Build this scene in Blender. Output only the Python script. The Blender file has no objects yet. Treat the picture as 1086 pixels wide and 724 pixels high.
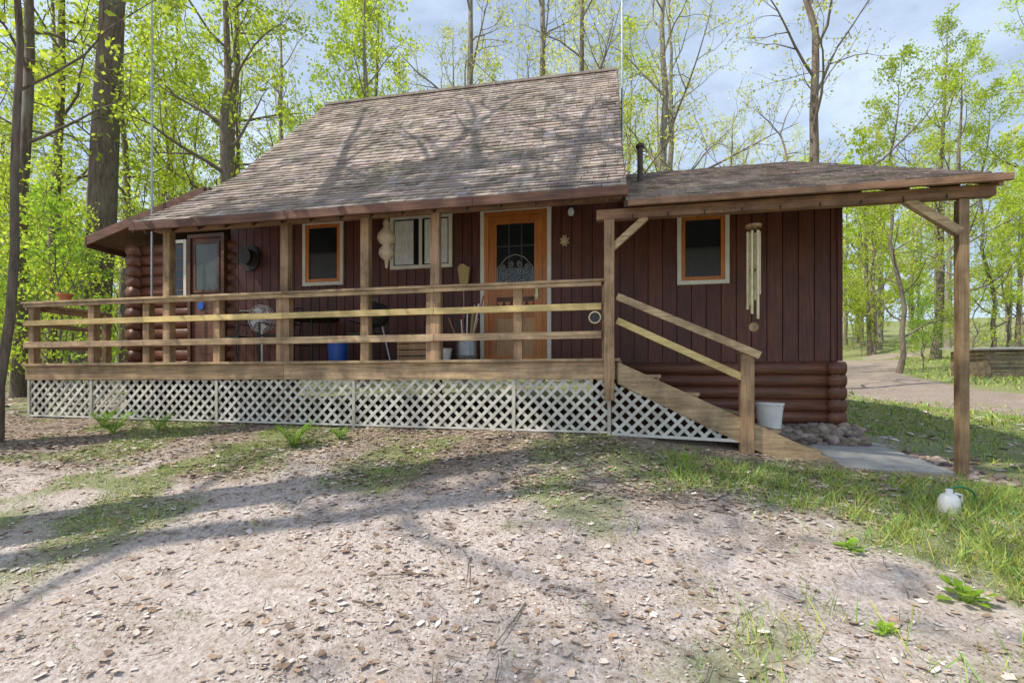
import bpy, math, random
import numpy as np
from mathutils import Vector, noise
R = random.Random(7)
scene = bpy.context.scene
scene.view_settings.view_transform = 'Standard'
scene.view_settings.look = 'None'
scene.view_settings.exposure = 0

# ------------------------------------------------------------------ materials
def newmat(name):
    m = bpy.data.materials.new(name); m.use_nodes = True
    nt = m.node_tree; b = nt.nodes.get("Principled BSDF")
    return m, nt, b
def coords(nt, stretch):
    tc = nt.nodes.new("ShaderNodeTexCoord"); mp = nt.nodes.new("ShaderNodeMapping")
    mp.inputs['Scale'].default_value = stretch
    nt.links.new(tc.outputs['Object'], mp.inputs['Vector']); return mp.outputs['Vector']
def noi(nt, vec, scale, detail=6, rough=0.6):
    n = nt.nodes.new("ShaderNodeTexNoise"); n.inputs['Scale'].default_value = scale
    n.inputs['Detail'].default_value = detail; n.inputs['Roughness'].default_value = rough
    nt.links.new(vec, n.inputs['Vector']); return n.outputs['Fac']
def ramp(nt, fac, stops):
    r = nt.nodes.new("ShaderNodeValToRGB"); e = r.color_ramp.elements
    while len(e) < len(stops): e.new(0.5)
    for i, (p, c) in enumerate(stops):
        e[i].position = p; e[i].color = (c[0], c[1], c[2], 1)
    nt.links.new(fac, r.inputs['Fac']); return r.outputs['Color']
def mix(nt, fac, a, b, typ='MIX'):
    m = nt.nodes.new("ShaderNodeMixRGB"); m.blend_type = typ
    for k, v in ((0, fac), (1, a), (2, b)):
        if isinstance(v, (int, float)): m.inputs[k].default_value = v
        elif isinstance(v, tuple): m.inputs[k].default_value = (v[0], v[1], v[2], 1)
        else: nt.links.new(v, m.inputs[k])
    return m.outputs[0]
def bump(nt, b, h, strength=0.4, dist=0.01):
    bp = nt.nodes.new("ShaderNodeBump"); bp.inputs['Strength'].default_value = strength
    bp.inputs['Distance'].default_value = dist
    nt.links.new(h, bp.inputs['Height']); nt.links.new(bp.outputs['Normal'], b.inputs['Normal'])
def m_simple(name, c1, c2, scale=8, rough=0.6, stretch=(1, 1, 1), bmp=0.2, metal=0.0, attr=False):
    m, nt, b = newmat(name)
    v = coords(nt, stretch); n = noi(nt, v, scale)
    col = ramp(nt, n, [(0.3, c1), (0.7, c2)])
    if attr:
        a = nt.nodes.new("ShaderNodeAttribute"); a.attribute_name = "Col"
        col = mix(nt, 1.0, col, a.outputs['Color'], 'MULTIPLY')
    nt.links.new(col, b.inputs['Base Color'])
    b.inputs['Roughness'].default_value = rough; b.inputs['Metallic'].default_value = metal
    if bmp: bump(nt, b, n, bmp)
    return m
def m_wood(name, dark, light, axis, rough=0.75, weather=0.5):
    m, nt, b = newmat(name)
    st = [22, 22, 22]; st[axis] = 1.3
    v = coords(nt, tuple(st)); n = noi(nt, v, 1.5, 8, 0.65)
    col = ramp(nt, n, [(0.28, dark), (0.62, light)])
    v2 = coords(nt, (1, 1, 1)); n2 = noi(nt, v2, 2.7, 5, 0.7)
    w = ramp(nt, n2, [(0.35, (1 - weather,) * 3), (0.6, (1, 1, 1))])
    col = mix(nt, 1.0, col, w, 'MULTIPLY')
    a = nt.nodes.new("ShaderNodeAttribute"); a.attribute_name = "Col"
    col = mix(nt, 1.0, col, a.outputs['Color'], 'MULTIPLY')
    nt.links.new(col, b.inputs['Base Color']); b.inputs['Roughness'].default_value = rough
    bump(nt, b, n, 0.35, 0.006); return m
def m_leaf(name, c1, c2, c3, trans=0.45):
    m, nt, b = newmat(name); nt.nodes.remove(b)
    v = coords(nt, (1, 1, 1)); n = noi(nt, v, 0.9, 3); n2 = noi(nt, v, 9, 2)
    col = ramp(nt, n, [(0.35, c1), (0.62, c2)])
    col = mix(nt, ramp(nt, n2, [(0.4, (0, 0, 0)), (0.7, (1, 1, 1))]), col, c3)
    oi = nt.nodes.new("ShaderNodeObjectInfo")
    mm = nt.nodes.new("ShaderNodeMapRange"); mm.inputs[3].default_value = 0.8; mm.inputs[4].default_value = 1.25
    nt.links.new(oi.outputs['Random'], mm.inputs[0])
    hs = nt.nodes.new("ShaderNodeHueSaturation"); nt.links.new(mm.outputs[0], hs.inputs['Value'])
    nt.links.new(col, hs.inputs['Color'])
    d = nt.nodes.new("ShaderNodeBsdfDiffuse"); t = nt.nodes.new("ShaderNodeBsdfTranslucent")
    nt.links.new(hs.outputs[0], d.inputs[0])
    br = mix(nt, 1.0, hs.outputs[0], (1.6, 1.5, 0.9), 'MULTIPLY'); nt.links.new(br, t.inputs[0])
    ms = nt.nodes.new("ShaderNodeMixShader"); ms.inputs[0].default_value = trans
    nt.links.new(d.outputs[0], ms.inputs[1]); nt.links.new(t.outputs[0], ms.inputs[2])
    nt.links.new(ms.outputs[0], nt.nodes["Material Output"].inputs[0]); return m
def m_bark(name, c1, c2):
    m, nt, b = newmat(name)
    v = coords(nt, (7, 7, 1.2)); n = noi(nt, v, 2.2, 7, 0.7)
    col = ramp(nt, n, [(0.33, c1), (0.65, c2)])
    v2 = coords(nt, (1, 1, 1)); n2 = noi(nt, v2, 1.1, 3)
    col = mix(nt, ramp(nt, n2, [(0.45, (0, 0, 0)), (0.7, (.5, .5, .5))]), col, (0.22, 0.22, 0.17))
    nt.links.new(col, b.inputs['Base Color']); b.inputs['Roughness'].default_value = 0.9
    bump(nt, b, n, 0.8, 0.03); return m
def m_glass(name, col=(0.012, 0.014, 0.016), rough=0.06):
    m, nt, b = newmat(name); v = coords(nt, (1, 1, 1)); n = noi(nt, v, 1.5, 2)
    c = ramp(nt, n, [(0.3, col), (0.7, tuple(x * 2.2 for x in col))])
    nt.links.new(c, b.inputs['Base Color']); b.inputs['Roughness'].default_value = rough; return m

BROWN = m_wood("brown_siding", (0.055, 0.017, 0.009), (0.15, 0.043, 0.023), 2, 0.55, 0.3)
BROWNX = m_wood("brown_trim", (0.07, 0.028, 0.016), (0.19, 0.085, 0.048), 0, 0.6, 0.35)
LOG = m_wood("brown_log", (0.085, 0.03, 0.017), (0.23, 0.09, 0.05), 0, 0.5, 0.25)
DARKU = m_wood("dark_ceiling_wood", (0.06, 0.033, 0.02), (0.14, 0.075, 0.045), 0, 0.8, 0.3)
WX = m_wood("weathered_wood_x", (0.25, 0.16, 0.088), (0.60, 0.43, 0.245), 0)
WY = m_wood("weathered_wood_y", (0.22, 0.145, 0.085), (0.5, 0.36, 0.22), 1)
WZ = m_wood("weathered_wood_z", (0.21, 0.125, 0.065), (0.5, 0.325, 0.18), 2)
YX = m_wood("yellow_wood_x", (0.56, 0.39, 0.13), (0.85, 0.66, 0.29), 0, 0.7, 0.3)  # stronger yellow tone than the weathered wood, for the middle rails
BEAM = m_wood("beam_wood_x", (0.17, 0.09, 0.055), (0.38, 0.22, 0.13), 0)
WHITE = m_simple("white_lattice_paint", (0.46, 0.44, 0.38), (0.74, 0.72, 0.65), 3.5, 0.6, attr=True)
CREAM = m_simple("cream_paint", (0.62, 0.59, 0.48), (0.78, 0.75, 0.64), 6, 0.5)
ORANGE = m_wood("orange_stain", (0.42, 0.12, 0.022), (0.68, 0.25, 0.055), 2, 0.4, 0.15)
ORANGE2 = m_wood("tan_panel", (0.36, 0.19, 0.08), (0.54, 0.32, 0.15), 2, 0.5, 0.2)
GLASS = m_glass("dark_glass")
GLASS2 = m_glass("reflective_glass", (0.05, 0.06, 0.05), 0.03)
SCREEN = m_simple("insect_screen", (0.03, 0.03, 0.03), (0.055, 0.055, 0.055), 40, 0.5)
CURT = m_simple("white_curtain", (0.62, 0.62, 0.6), (0.8, 0.8, 0.78), 12, 0.9)
IRON = m_simple("black_iron", (0.012, 0.012, 0.012), (0.03, 0.028, 0.026), 20, 0.5)
PIPE = m_simple("rusty_stovepipe", (0.05, 0.035, 0.03), (0.12, 0.08, 0.065), 14, 0.7)
IRONG = m_simple("grey_iron", (0.25, 0.25, 0.23), (0.4, 0.4, 0.37), 20, 0.5)
GOLD = m_simple("brass", (0.5, 0.4, 0.2), (0.72, 0.62, 0.38), 15, 0.35, metal=0.3)
PLW = m_simple("white_plastic", (0.66, 0.66, 0.63), (0.8, 0.8, 0.78), 9, 0.4, bmp=0.05)
PLB = m_simple("blue_plastic", (0.01, 0.07, 0.35), (0.02, 0.12, 0.5), 9, 0.4, bmp=0.05)
GALV = m_simple("galvanised_metal", (0.3, 0.32, 0.33), (0.5, 0.52, 0.53), 12, 0.4, metal=0.7)
TERRA = m_simple("terracotta", (0.4, 0.12, 0.05), (0.55, 0.2, 0.09), 12, 0.8)
CONC = m_simple("concrete", (0.27, 0.26, 0.25), (0.42, 0.41, 0.38), 6, 0.9, bmp=0.5)
STONE = m_simple("stone", (0.16, 0.12, 0.10), (0.4, 0.34, 0.3), 5, 0.9, bmp=0.7, attr=True)
WICK = m_simple("wicker", (0.4, 0.3, 0.19), (0.72, 0.6, 0.44), 60, 0.8, bmp=0.8)
GREENH = m_simple("green_hose_rubber", (0.02, 0.16, 0.06), (0.04, 0.25, 0.1), 12, 0.5)
STRAW = m_simple("broom_straw", (0.36, 0.25, 0.09), (0.55, 0.4, 0.18), 60, 0.9)
REDM = m_simple("red_paint", (0.35, 0.04, 0.03), (0.5, 0.07, 0.05), 12, 0.5)
LITTER = m_simple("dry_leaf", (0.8, 0.8, 0.8), (1, 1, 1), 30, 0.85, attr=True)
GRASSM = m_simple("grass_blade", (0.8, 0.8, 0.8), (1.1, 1.1, 1.1), 3, 0.7, bmp=0, attr=True)
BARK = m_bark("bark_grey", (0.075, 0.056, 0.042), (0.27, 0.21, 0.165))
BARKD = m_bark("bark_dark", (0.05, 0.036, 0.027), (0.2, 0.15, 0.115))
BARKL = m_bark("bark_light", (0.12, 0.10, 0.08), (0.38, 0.33, 0.27))
LEAF1 = m_leaf("maple_leaf_spring", (0.24, 0.36, 0.04), (0.41, 0.53, 0.07), (0.51, 0.59, 0.13), 0.5)
LEAF2 = m_leaf("budding_leaf_yellow", (0.46, 0.49, 0.12), (0.62, 0.64, 0.22), (0.56, 0.62, 0.16), 0.5)
LEAF3 = m_leaf("understory_leaf", (0.13, 0.25, 0.035), (0.26, 0.44, 0.06), (0.36, 0.52, 0.09), 0.45)

SHING, nt, b = newmat("asphalt_shingles")
v = coords(nt, (1, 1, 1)); n1 = noi(nt, v, 90, 4); n2 = noi(nt, v, 1.6, 6, 0.75)
vs = coords(nt, (5, 0.7, 0.7)); n3 = noi(nt, vs, 1.2, 5, 0.7)
col = ramp(nt, n1, [(0.3, (0.25, 0.195, 0.17)), (0.7, (0.48, 0.405, 0.365))])
col = mix(nt, ramp(nt, n2, [(0.44, (0, 0, 0)), (0.62, (.7, .7, .7))]), col, (0.16, 0.145, 0.10))
col = mix(nt, ramp(nt, n3, [(0.48, (0, 0, 0)), (0.72, (.65, .65, .65))]), col, (0.60, 0.54, 0.51))
a = nt.nodes.new("ShaderNodeAttribute"); a.attribute_name = "Col"
col = mix(nt, 1.0, col, a.outputs['Color'], 'MULTIPLY')
nt.links.new(col, b.inputs['Base Color']); b.inputs['Roughness'].default_value = 0.92
bump(nt, b, n1, 0.4, 0.004)

# ------------------------------------------------------------------ mesh builder
class MB:
    def __init__(s): s.v = []; s.f = []; s.m = []; s.c = []; s.mats = []; s.col = (1, 1, 1)
    def mi(s, mat):
        if mat not in s.mats: s.mats.append(mat)
        return s.mats.index(mat)
    def add(s, vs, fs, mat, col=None):
        o = len(s.v); s.v += [tuple(p) for p in vs]; k = s.mi(mat); c = col or s.col
        s.c += [c] * len(vs)
        for f in fs: s.f.append(tuple(i + o for i in f)); s.m.append(k)
    def box(s, x0, x1, y0, y1, z0, z1, mat, col=None):
        if col is None:
            t = R.uniform(0.75, 1.12); col = (t, t * R.uniform(.97, 1.02), t * R.uniform(.94, 1.03))
        vs = [(x0, y0, z0), (x1, y0, z0), (x1, y1, z0), (x0, y1, z0), (x0, y0, z1), (x1, y0, z1), (x1, y1, z1), (x0, y1, z1)]
        s.add(vs, [(0, 3, 2, 1), (4, 5, 6, 7), (0, 1, 5, 4), (1, 2, 6, 5), (2, 3, 7, 6), (3, 0, 4, 7)], mat, col)
    def beam(s, p0, p1, w, h, mat, up=(0, 0, 1)):
        p0 = Vector(p0); p1 = Vector(p1); d = (p1 - p0).normalized(); u = Vector(up)
        sd = d.cross(u).normalized(); u = sd.cross(d).normalized()
        vs = []
        for p in (p0, p1):
            for a, b_ in ((-1, -1), (1, -1), (1, 1), (-1, 1)):
                vs.append(p + sd * (a * w / 2) + u * (b_ * h / 2))
        t = R.uniform(.85, 1.1)
        s.add(vs, [(0, 3, 2, 1), (4, 5, 6, 7), (0, 1, 5, 4), (1, 2, 6, 5), (2, 3, 7, 6), (3, 0, 4, 7)], mat, (t, t, t))
    def prism(s, poly, a0, a1, mat, axis='x'):
        n = len(poly)
        if axis == 'x': vs = [(a0, p, q) for p, q in poly] + [(a1, p, q) for p, q in poly]
        else: vs = [(p, a0, q) for p, q in poly] + [(p, a1, q) for p, q in poly]
        fs = [tuple(range(n))[::-1], tuple(range(n, 2 * n))] + [(i, (i + 1) % n, n + (i + 1) % n, n + i) for i in range(n)]
        s.add(vs, fs, mat)
    def tube(s, pts, rad, n, mat, cap=True, col=None):
        pts = [Vector(p) for p in pts]
        if isinstance(rad, (int, float)): rad = [rad] * len(pts)
        vs = []; fs = []; pu = None
        for i, p in enumerate(pts):
            d = (pts[min(i + 1, len(pts) - 1)] - pts[max(i - 1, 0)]).normalized()
            if pu is None:
                pu = Vector((0, 0, 1)) if abs(d.z) < .9 else Vector((1, 0, 0))
            a = d.cross(pu).normalized(); b_ = a.cross(d).normalized(); pu = b_
            for k in range(n):
                t = 2 * math.pi * k / n
                vs.append(p + (a * math.cos(t) + b_ * math.sin(t)) * rad[i])
            if i:
                for k in range(n):
                    fs.append(((i - 1) * n + k, (i - 1) * n + (k + 1) % n, i * n + (k + 1) % n, i * n + k))
        if cap: fs.append(tuple(range(n))[::-1]); fs.append(tuple(range((len(pts) - 1) * n, len(pts) * n)))
        s.add(vs, fs, mat, col)
    def lathe(s, cx, cy, prof, n, mat, col=None):
        vs = []; fs = []
        for i, (r, z) in enumerate(prof):
            for k in range(n):
                t = 2 * math.pi * k / n; vs.append((cx + r * math.cos(t), cy + r * math.sin(t), z))
            if i:
                for k in range(n): fs.append(((i - 1) * n + k, (i - 1) * n + (k + 1) % n, i * n + (k + 1) % n, i * n + k))
        s.add(vs, fs, mat, col)
    def build(s, name, parent=None, bevel=0, smooth=False):
        me = bpy.data.meshes.new(name); me.from_pydata(s.v, [], s.f)
        for m in s.mats: me.materials.append(m)
        me.polygons.foreach_set("material_index", s.m)
        ca = me.color_attributes.new("Col", 'FLOAT_COLOR', 'POINT')
        arr = np.ones((len(s.v), 4), dtype=np.float32); arr[:, :3] = np.array(s.c, dtype=np.float32).reshape(-1, 3)
        ca.data.foreach_set("color", arr.ravel())
        if smooth: me.polygons.foreach_set("use_smooth", [True] * len(s.f))
        me.update()
        o = bpy.data.objects.new(name, me); scene.collection.objects.link(o)
        if parent: o.parent = parent
        if bevel:
            bm = o.modifiers.new("bev", 'BEVEL'); bm.width = bevel; bm.segments = 2; bm.limit_method = 'ANGLE'
        return o
def empty(name):
    e = bpy.data.objects.new(name, None); scene.collection.objects.link(e); return e

# ------------------------------------------------------------------ ground
ROWS = [(-60, [-60, 60], [-1.5, -1.5]), (1.2, [-14, -5, 0, 3, 8], [-1.15, -1.35, -1.42, -1.45, -1.4]),
        (5.9, [-30, -12, -8.9, 0, 2, 3.7, 8, 14], [-.5, -.53, -.56, -.64, -.87, -.99, -1.05, -.95]),
        (7.2, [-30, -9, 0, 2.1, 2.5, 3.1, 3.5, 5, 9], [-.45, -.5, -.56, -.58, -.8, -.88, -.9, -.92, -.85]),
        (12, [-30, -12, 0, 5, 9, 20], [-.25, -.35, -.5, -.78, -.68, -.5]),
        (18, [-30, 0, 9, 20], [-.1, -.1, -.2, -.1]), (30, [-30, 0, 15, 30], [.1, .2, .6, .9]),
        (60, [-60, 0, 30], [.8, 1.8, 4.0]), (120, [-100, 0, 60], [5, 7, 14]), (600, [-100, 100], [12, 22])]
def vnoise(x, y, sc, seed):
    rs = np.random.RandomState(seed); tab = rs.rand(64, 64)
    x = np.asarray(x, float) * sc + 500.3; y = np.asarray(y, float) * sc + 500.7
    xi = np.floor(x).astype(int); yi = np.floor(y).astype(int); fx = x - xi; fy = y - yi
    fx = fx * fx * (3 - 2 * fx); fy = fy * fy * (3 - 2 * fy)
    g = lambda i, j: tab[i % 64, j % 64]
    return (g(xi, yi) * (1 - fx) + g(xi + 1, yi) * fx) * (1 - fy) + (g(xi, yi + 1) * (1 - fx) + g(xi + 1, yi + 1) * fx) * fy
def gz(x, y):
    x = np.asarray(x, float); y = np.asarray(y, float)
    ys = np.array([r[0] for r in ROWS]); vals = np.array([np.interp(x, r[1], r[2]) for r in ROWS])
    k = np.clip(np.searchsorted(ys, y) - 1, 0, len(ys) - 2)
    t = np.clip((y - ys[k]) / (ys[k + 1] - ys[k]), 0, 1)
    idx = np.indices(x.shape)
    a = vals[(k,) + tuple(idx)]; b_ = vals[(k + 1,) + tuple(idx)]
    z = a * (1 - t) + b_ * t
    near = np.exp(-((x - 0) ** 2 + (y - 4) ** 2) / 900)
    z = z + (vnoise(x, y, 2.1, 3) - .5) * .035 + (vnoise(x, y, 6.0, 4) - .5) * .018
    z = z + (1 - near) * (vnoise(x, y, .12, 5) - .5) * .8
    return z
def g1(x, y): return float(gz(np.array([x]), np.array([y]))[0])
def sstep(a, b_, x): t = np.clip((x - a) / (b_ - a), 0, 1); return t * t * (3 - 2 * t)
def grassness(x, y):
    n = vnoise(x, y, 1.1, 11) * .6 + vnoise(x, y, 3.3, 12) * .4
    g = sstep(.6, 2.6, x - .02 * y + (n - .5) * 3.2) * sstep(6.4, 5.2, y) * .9
    g = np.maximum(g, sstep(3.6, 4.6, x) * (.8 + .4 * (n - .5)))
    g = np.maximum(g, sstep(.7, .0, abs(y - 5.0) - .25) * sstep(-1.8, .4, x) * (.3 + n * .6))
    g = np.maximum(g, sstep(.44, .68, n) * .6 * sstep(2.6, 3.4, y))
    g = np.maximum(g, sstep(.54, .78, n) * .5)
    g = np.maximum(g, sstep(-2.4, -4.0, x) * sstep(.36, .60, n) * .85 * sstep(1.8, 2.6, y))
    g = np.maximum(g, sstep(9, 14, y) * (.25 + .5 * n))
    g = np.maximum(g, sstep(6, 9, x) * sstep(8, 10, y) * .9)
    slab = (x > 2.4) & (x < 3.6) & (y > 5.7) & (y < 7.1)
    return np.where(slab, 0, np.clip(g, 0, 1))
def axis_pts(lo, a, b_, hi, step):
    mid = list(np.arange(a, b_, step)); out = []; p = a; s_ = step
    while p > lo: s_ *= 1.18; p -= s_; out.append(p)
    out = out[::-1] + mid; p = mid[-1]; s_ = step
    while p < hi: s_ *= 1.18; p += s_; out.append(p)
    return np.array(out)
xs = axis_pts(-500, -11, 8, 500, .12); ys = axis_pts(-60, 1.0, 12, 700, .12)
GX, GY = np.meshgrid(xs, ys); GZ = gz(GX, GY)
nx, ny = len(xs), len(ys)
V = np.stack([GX.ravel(), GY.ravel(), GZ.ravel()], 1)
ii, jj = np.meshgrid(np.arange(nx - 1), np.arange(ny - 1)); q = (jj * nx + ii).ravel()
F = np.stack([q, q + 1, q + nx + 1, q + nx], 1)
me = bpy.data.meshes.new("ground"); me.from_pydata(V.tolist(), [], F.tolist())
gm = grassness(GX, GY).ravel()
mul = (sstep(3.6, 5.0, GY + (vnoise(GX, GY, 1.5, 21) - .5) * 1.6) * sstep(7.6, 7.0, GY)).ravel()
far = (sstep(8.5, 12, GY + abs(GX) * .2)).ravel()
ca = me.color_attributes.new("mask", 'FLOAT_COLOR', 'POINT')
ca.data.foreach_set("color", np.stack([gm, mul, far, np.ones_like(gm)], 1).astype(np.float32).ravel())
me.polygons.foreach_set("use_smooth", [True] * len(F))
GM, nt, b = newmat("ground_soil")
v = coords(nt, (1, 1, 1)); nf = noi(nt, v, 38, 8, .75); nm = noi(nt, v, 3.2, 6, .65); nk = noi(nt, v, 13, 6, .75)
soil = ramp(nt, nf, [(0.34, (0.32, 0.24, 0.20)), (0.5, (0.63, 0.54, 0.495)), (0.66, (0.85, 0.77, 0.735))])
soil = mix(nt, ramp(nt, nm, [(.44, (0, 0, 0)), (.66, (.5, .5, .5))]), soil, (0.40, 0.31, 0.245))
soil = mix(nt, ramp(nt, nk, [(.52, (0, 0, 0)), (.66, (.65, .65, .65))]), soil, (0.30, 0.215, 0.155))
mulch = ramp(nt, nf, [(0.36, (0.09, 0.062, 0.04)), (0.62, (0.36, 0.26, 0.175))])
grass = ramp(nt, nf, [(0.36, (0.11, 0.14, 0.04)), (0.64, (0.31, 0.35, 0.12))])
forest = ramp(nt, nf, [(0.36, (0.12, 0.085, 0.055)), (0.64, (0.36, 0.27, 0.18))])
a = nt.nodes.new("ShaderNodeAttribute"); a.attribute_name = "mask"
sp = nt.nodes.new("ShaderNodeSeparateColor"); nt.links.new(a.outputs['Color'], sp.inputs[0])
def mth(op, x, y):
    k = nt.nodes.new("ShaderNodeMath"); k.operation = op; k.use_clamp = True
    for i, q_ in enumerate((x, y)):
        if isinstance(q_, (int, float)): k.inputs[i].default_value = q_
        else: nt.links.new(q_, k.inputs[i])
    return k.outputs[0]
col = mix(nt, mth('MULTIPLY', sp.outputs[1], .85), soil, mulch)
col = mix(nt, sp.outputs[2], col, forest)
gf = mth('MULTIPLY', mth('SUBTRACT', mth('ADD', sp.outputs[0], nm), .38), 1.3)
gf = mth('MULTIPLY', gf, mth('MULTIPLY', sp.outputs[0], 1.5))
col = mix(nt, gf, col, grass)
nt.links.new(col, b.inputs['Base Color']); b.inputs['Roughness'].default_value = .95
bump(nt, b, nf, .9, .03)
me.materials.append(GM)
ground = bpy.data.objects.new("ground", me); scene.collection.objects.link(ground)

# ------------------------------------------------------------------ driveway
def ribbon(name, cl, w, mat, lift=.03):
    pts = []
    for i in range(len(cl) - 1):
        p0 = cl[max(i - 1, 0)]; p1 = cl[i]; p2 = cl[i + 1]; p3 = cl[min(i + 2, len(cl) - 1)]
        for t in np.linspace(0, 1, 14, endpoint=False):
            pts.append([.5 * ((2 * p1[k]) + (-p0[k] + p2[k]) * t + (2 * p0[k] - 5 * p1[k] + 4 * p2[k] - p3[k]) * t * t + (-p0[k] + 3 * p1[k] - 3 * p2[k] + p3[k]) * t ** 3) for k in (0, 1)])
    P = np.array(pts); T = np.gradient(P, axis=0); T /= np.linalg.norm(T, axis=1)[:, None]; N = np.stack([-T[:, 1], T[:, 0]], 1)
    K = 9; VV = []
    for k in range(K):
        s_ = (k / (K - 1) - .5) * w
        Q = P + N * s_; jitter = (vnoise(Q[:, 0], Q[:, 1], 1.3, 9) - .5) * .5 * (1 if k in (0, K - 1) else 0)
        Q = Q + N * jitter[:, None]
        z = gz(Q[:, 0], Q[:, 1]) + (lift if 0 < k < K - 1 else -.02)
        VV.append(np.stack([Q[:, 0], Q[:, 1], z], 1))
    VV = np.array(VV); n = len(P); fs = []
    for k in range(K - 1):
        for i in range(n - 1): fs.append((k * n + i, (k + 1) * n + i, (k + 1) * n + i + 1, k * n + i + 1))
    m = bpy.data.meshes.new(name); m.from_pydata(VV.reshape(-1, 3).tolist(), [], fs)
    m.polygons.foreach_set("use_smooth", [True] * len(fs)); m.materials.append(mat)
    o = bpy.data.objects.new(name, m); scene.collection.objects.link(o)
GRAV, nt, b = newmat("driveway_gravel")
v = coords(nt, (1, 1, 1)); n1 = noi(nt, v, 22, 8, .8); n2 = noi(nt, v, .9, 5, .7)
col = ramp(nt, n1, [(.36, (.12, .09, .075)), (.5, (.32, .25, .21)), (.64, (.52, .44, .39))])
col = mix(nt, ramp(nt, n2, [(.42, (0, 0, 0)), (.62, (.7, .7, .7))]), col, (.25, .19, .14))
nt.links.new(col, b.inputs['Base Color']); b.inputs['Roughness'].default_value = .95; bump(nt, b, n1, .9, .03)
ribbon("driveway_road", [(40, 7), (22, 8.5), (13, 10.8), (9.3, 15), (10.2, 22), (13.0, 29), (18, 38), (26, 50)], 4.4, GRAV)

# ------------------------------------------------------------------ cabin
cabin = empty("log_cabin")
WY0 = 7.3; DK = .286
EV = 2.10
mb = MB()
mb.box(-6.4, 3.09, WY0 + .03, 13.2, .2, 2.68, BROWN)
mb.prism([(WY0 + .03, 2.6), (13.7, 2.6), (13.7, 3.2), (10.5, 6.35), (7.7, 3.5)], -6.3, -.05, BROWN)
mb.prism([(WY0 + .03, 2.6), (13.1, 2.6), (11.4, 4.45)], -.05, 3.07, BROWN)
x = -6.4
while x < 3.1:
    w = .2 if x > -.2 else .155
    x1 = min(x + w - .012, 3.11)
    mb.box(x, x1, WY0, WY0 + .03, DK, 2.68 if x > -.1 else 3.38, BROWN)
    x += w
y = WY0
while y < 13:
    mb.box(3.09, 3.12, y, y + .188, DK, 2.68, BROWN); y += .2
mb.box(3.075, 3.135, WY0 - .02, WY0 + .05, DK, 2.68, BROWN)
mb.box(-.15, 3.12, WY0 + .02, WY0 + .2, -1.15, -.6, CONC)
mb.build("walls", cabin)
mb = MB()
for i in range(5):
    z = .19 - i * .17
    mb.tube([(-.2, WY0 + .09, z), (3.2, WY0 + .09, z)], .094, 14, LOG)
    mb.tube([(3.05, WY0 - .02, z), (3.05, 13, z)], .092, 14, LOG)
z = .3
for i in range(12):
    zz = z + i * .19
    mb.tube([(-8.6, WY0 + .09, zz), (-6.3, WY0 + .09, zz)], .104, 14, LOG)
    mb.tube([(-8.38, WY0 - .12, zz - .02), (-8.38, 12, zz - .02)], .104, 14, LOG)
for i in range(5):
    mb.tube([(-8.38, WY0 - .1, .1 - i * .19), (-8.38, 12, .1 - i * .19)], .104, 14, LOG)
mb.build("log_courses", cabin, smooth=True)

def shingle(mb, X0, X1, p0, p1, e=.15, mono_axis='y'):
    (y0, z0), (y1, z1) = p0, p1
    L = math.hypot(y1 - y0, z1 - z0); uy, uz = (y1 - y0) / L, (z1 - z0) / L
    ny_, nz_ = -uz, uy
    if nz_ < 0: ny_, nz_ = -ny_, -nz_
    s0 = 0
    while s0 < L - .02:
        x = X0 - R.uniform(0, .25); s1 = min(s0 + e * 1.25, L); ct = R.uniform(.88, 1.08)
        while x < X1:
            w = R.uniform(.14, .34); xa = max(x, X0); xb = min(x + w - .007, X1); x += w
            if xb - xa < .02: continue
            lift = .02 + R.uniform(-.003, .009); j = R.uniform(-.016, .01)
            t = R.uniform(.68, 1.15) * ct
            if R.random() < .06: t *= .65
            c = (t, t * R.uniform(.93, 1.01), t * R.uniform(.88, 1.02))
            def P(xx, s_, h):
                a_, b_ = y0 + uy * s_ + ny_ * h, z0 + uz * s_ + nz_ * h
                return (xx, a_, b_) if mono_axis == 'y' else (a_, xx, b_)
            vs = [P(xa, s0 + j, 0), P(xb, s0 + j, 0), P(xb, s0 + j, lift), P(xa, s0 + j, lift), P(xb, s1, .004), P(xa, s1, .004)]
            mb.add(vs, [(0, 1, 2, 3), (3, 2, 4, 5), (1, 4, 2), (0, 3, 5)], SHING, c)
        s0 += e
mb = MB()
RX0, RX1 = -6.6, .22
prof = [(5.7, 2.25), (6.6, 2.88), (7.65, 3.71), (10.5, 6.6)]
for a_, b_ in zip(prof[:-1], prof[1:]): shingle(mb, RX0, RX1, a_, b_)
shingle(mb, RX0, RX1, (14.2, 2.9), (10.5, 6.6))
mb.box(RX0, RX1, 10.42, 10.58, 6.58, 6.63, SHING)
shingle(mb, .22, 3.93, (5.75, EV), (11.4, 4.74))
shingle(mb, .22, 3.93, (14, 3.5), (11.4, 4.74))
shingle(mb, 6.98, 12.3, (-9.02, 2.57), (-6.62, 3.26), mono_axis='x')
mb.build("roof_shingles", cabin)
mb = MB()
for a_, b_ in zip(prof[:-1], prof[1:]):
    mb.prism([(a_[0], a_[1] - .005), (b_[0], b_[1] - .005), (b_[0], b_[1] - .07), (a_[0], a_[1] - .07)], RX0 + .03, RX1 - .03, DARKU)
mb.prism([(10.5, 6.59), (14.2, 2.89), (14.2, 2.82), (10.5, 6.52)], RX0 + .03, RX1 - .03, DARKU)
mb.prism([(5.75, EV - .005), (11.4, 4.735), (11.4, 4.67), (5.75, EV - .07)], .2, 3.9, DARKU)
mb.prism([(11.4, 4.735), (14, 3.495), (14, 3.42), (11.4, 4.67)], .2, 3.9, DARKU)
mb.prism([(-9.02, 2.56), (-6.55, 3.27), (-6.55, 3.18), (-9.02, 2.47)], 6.99, 12.3, DARKU, 'y')
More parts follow.
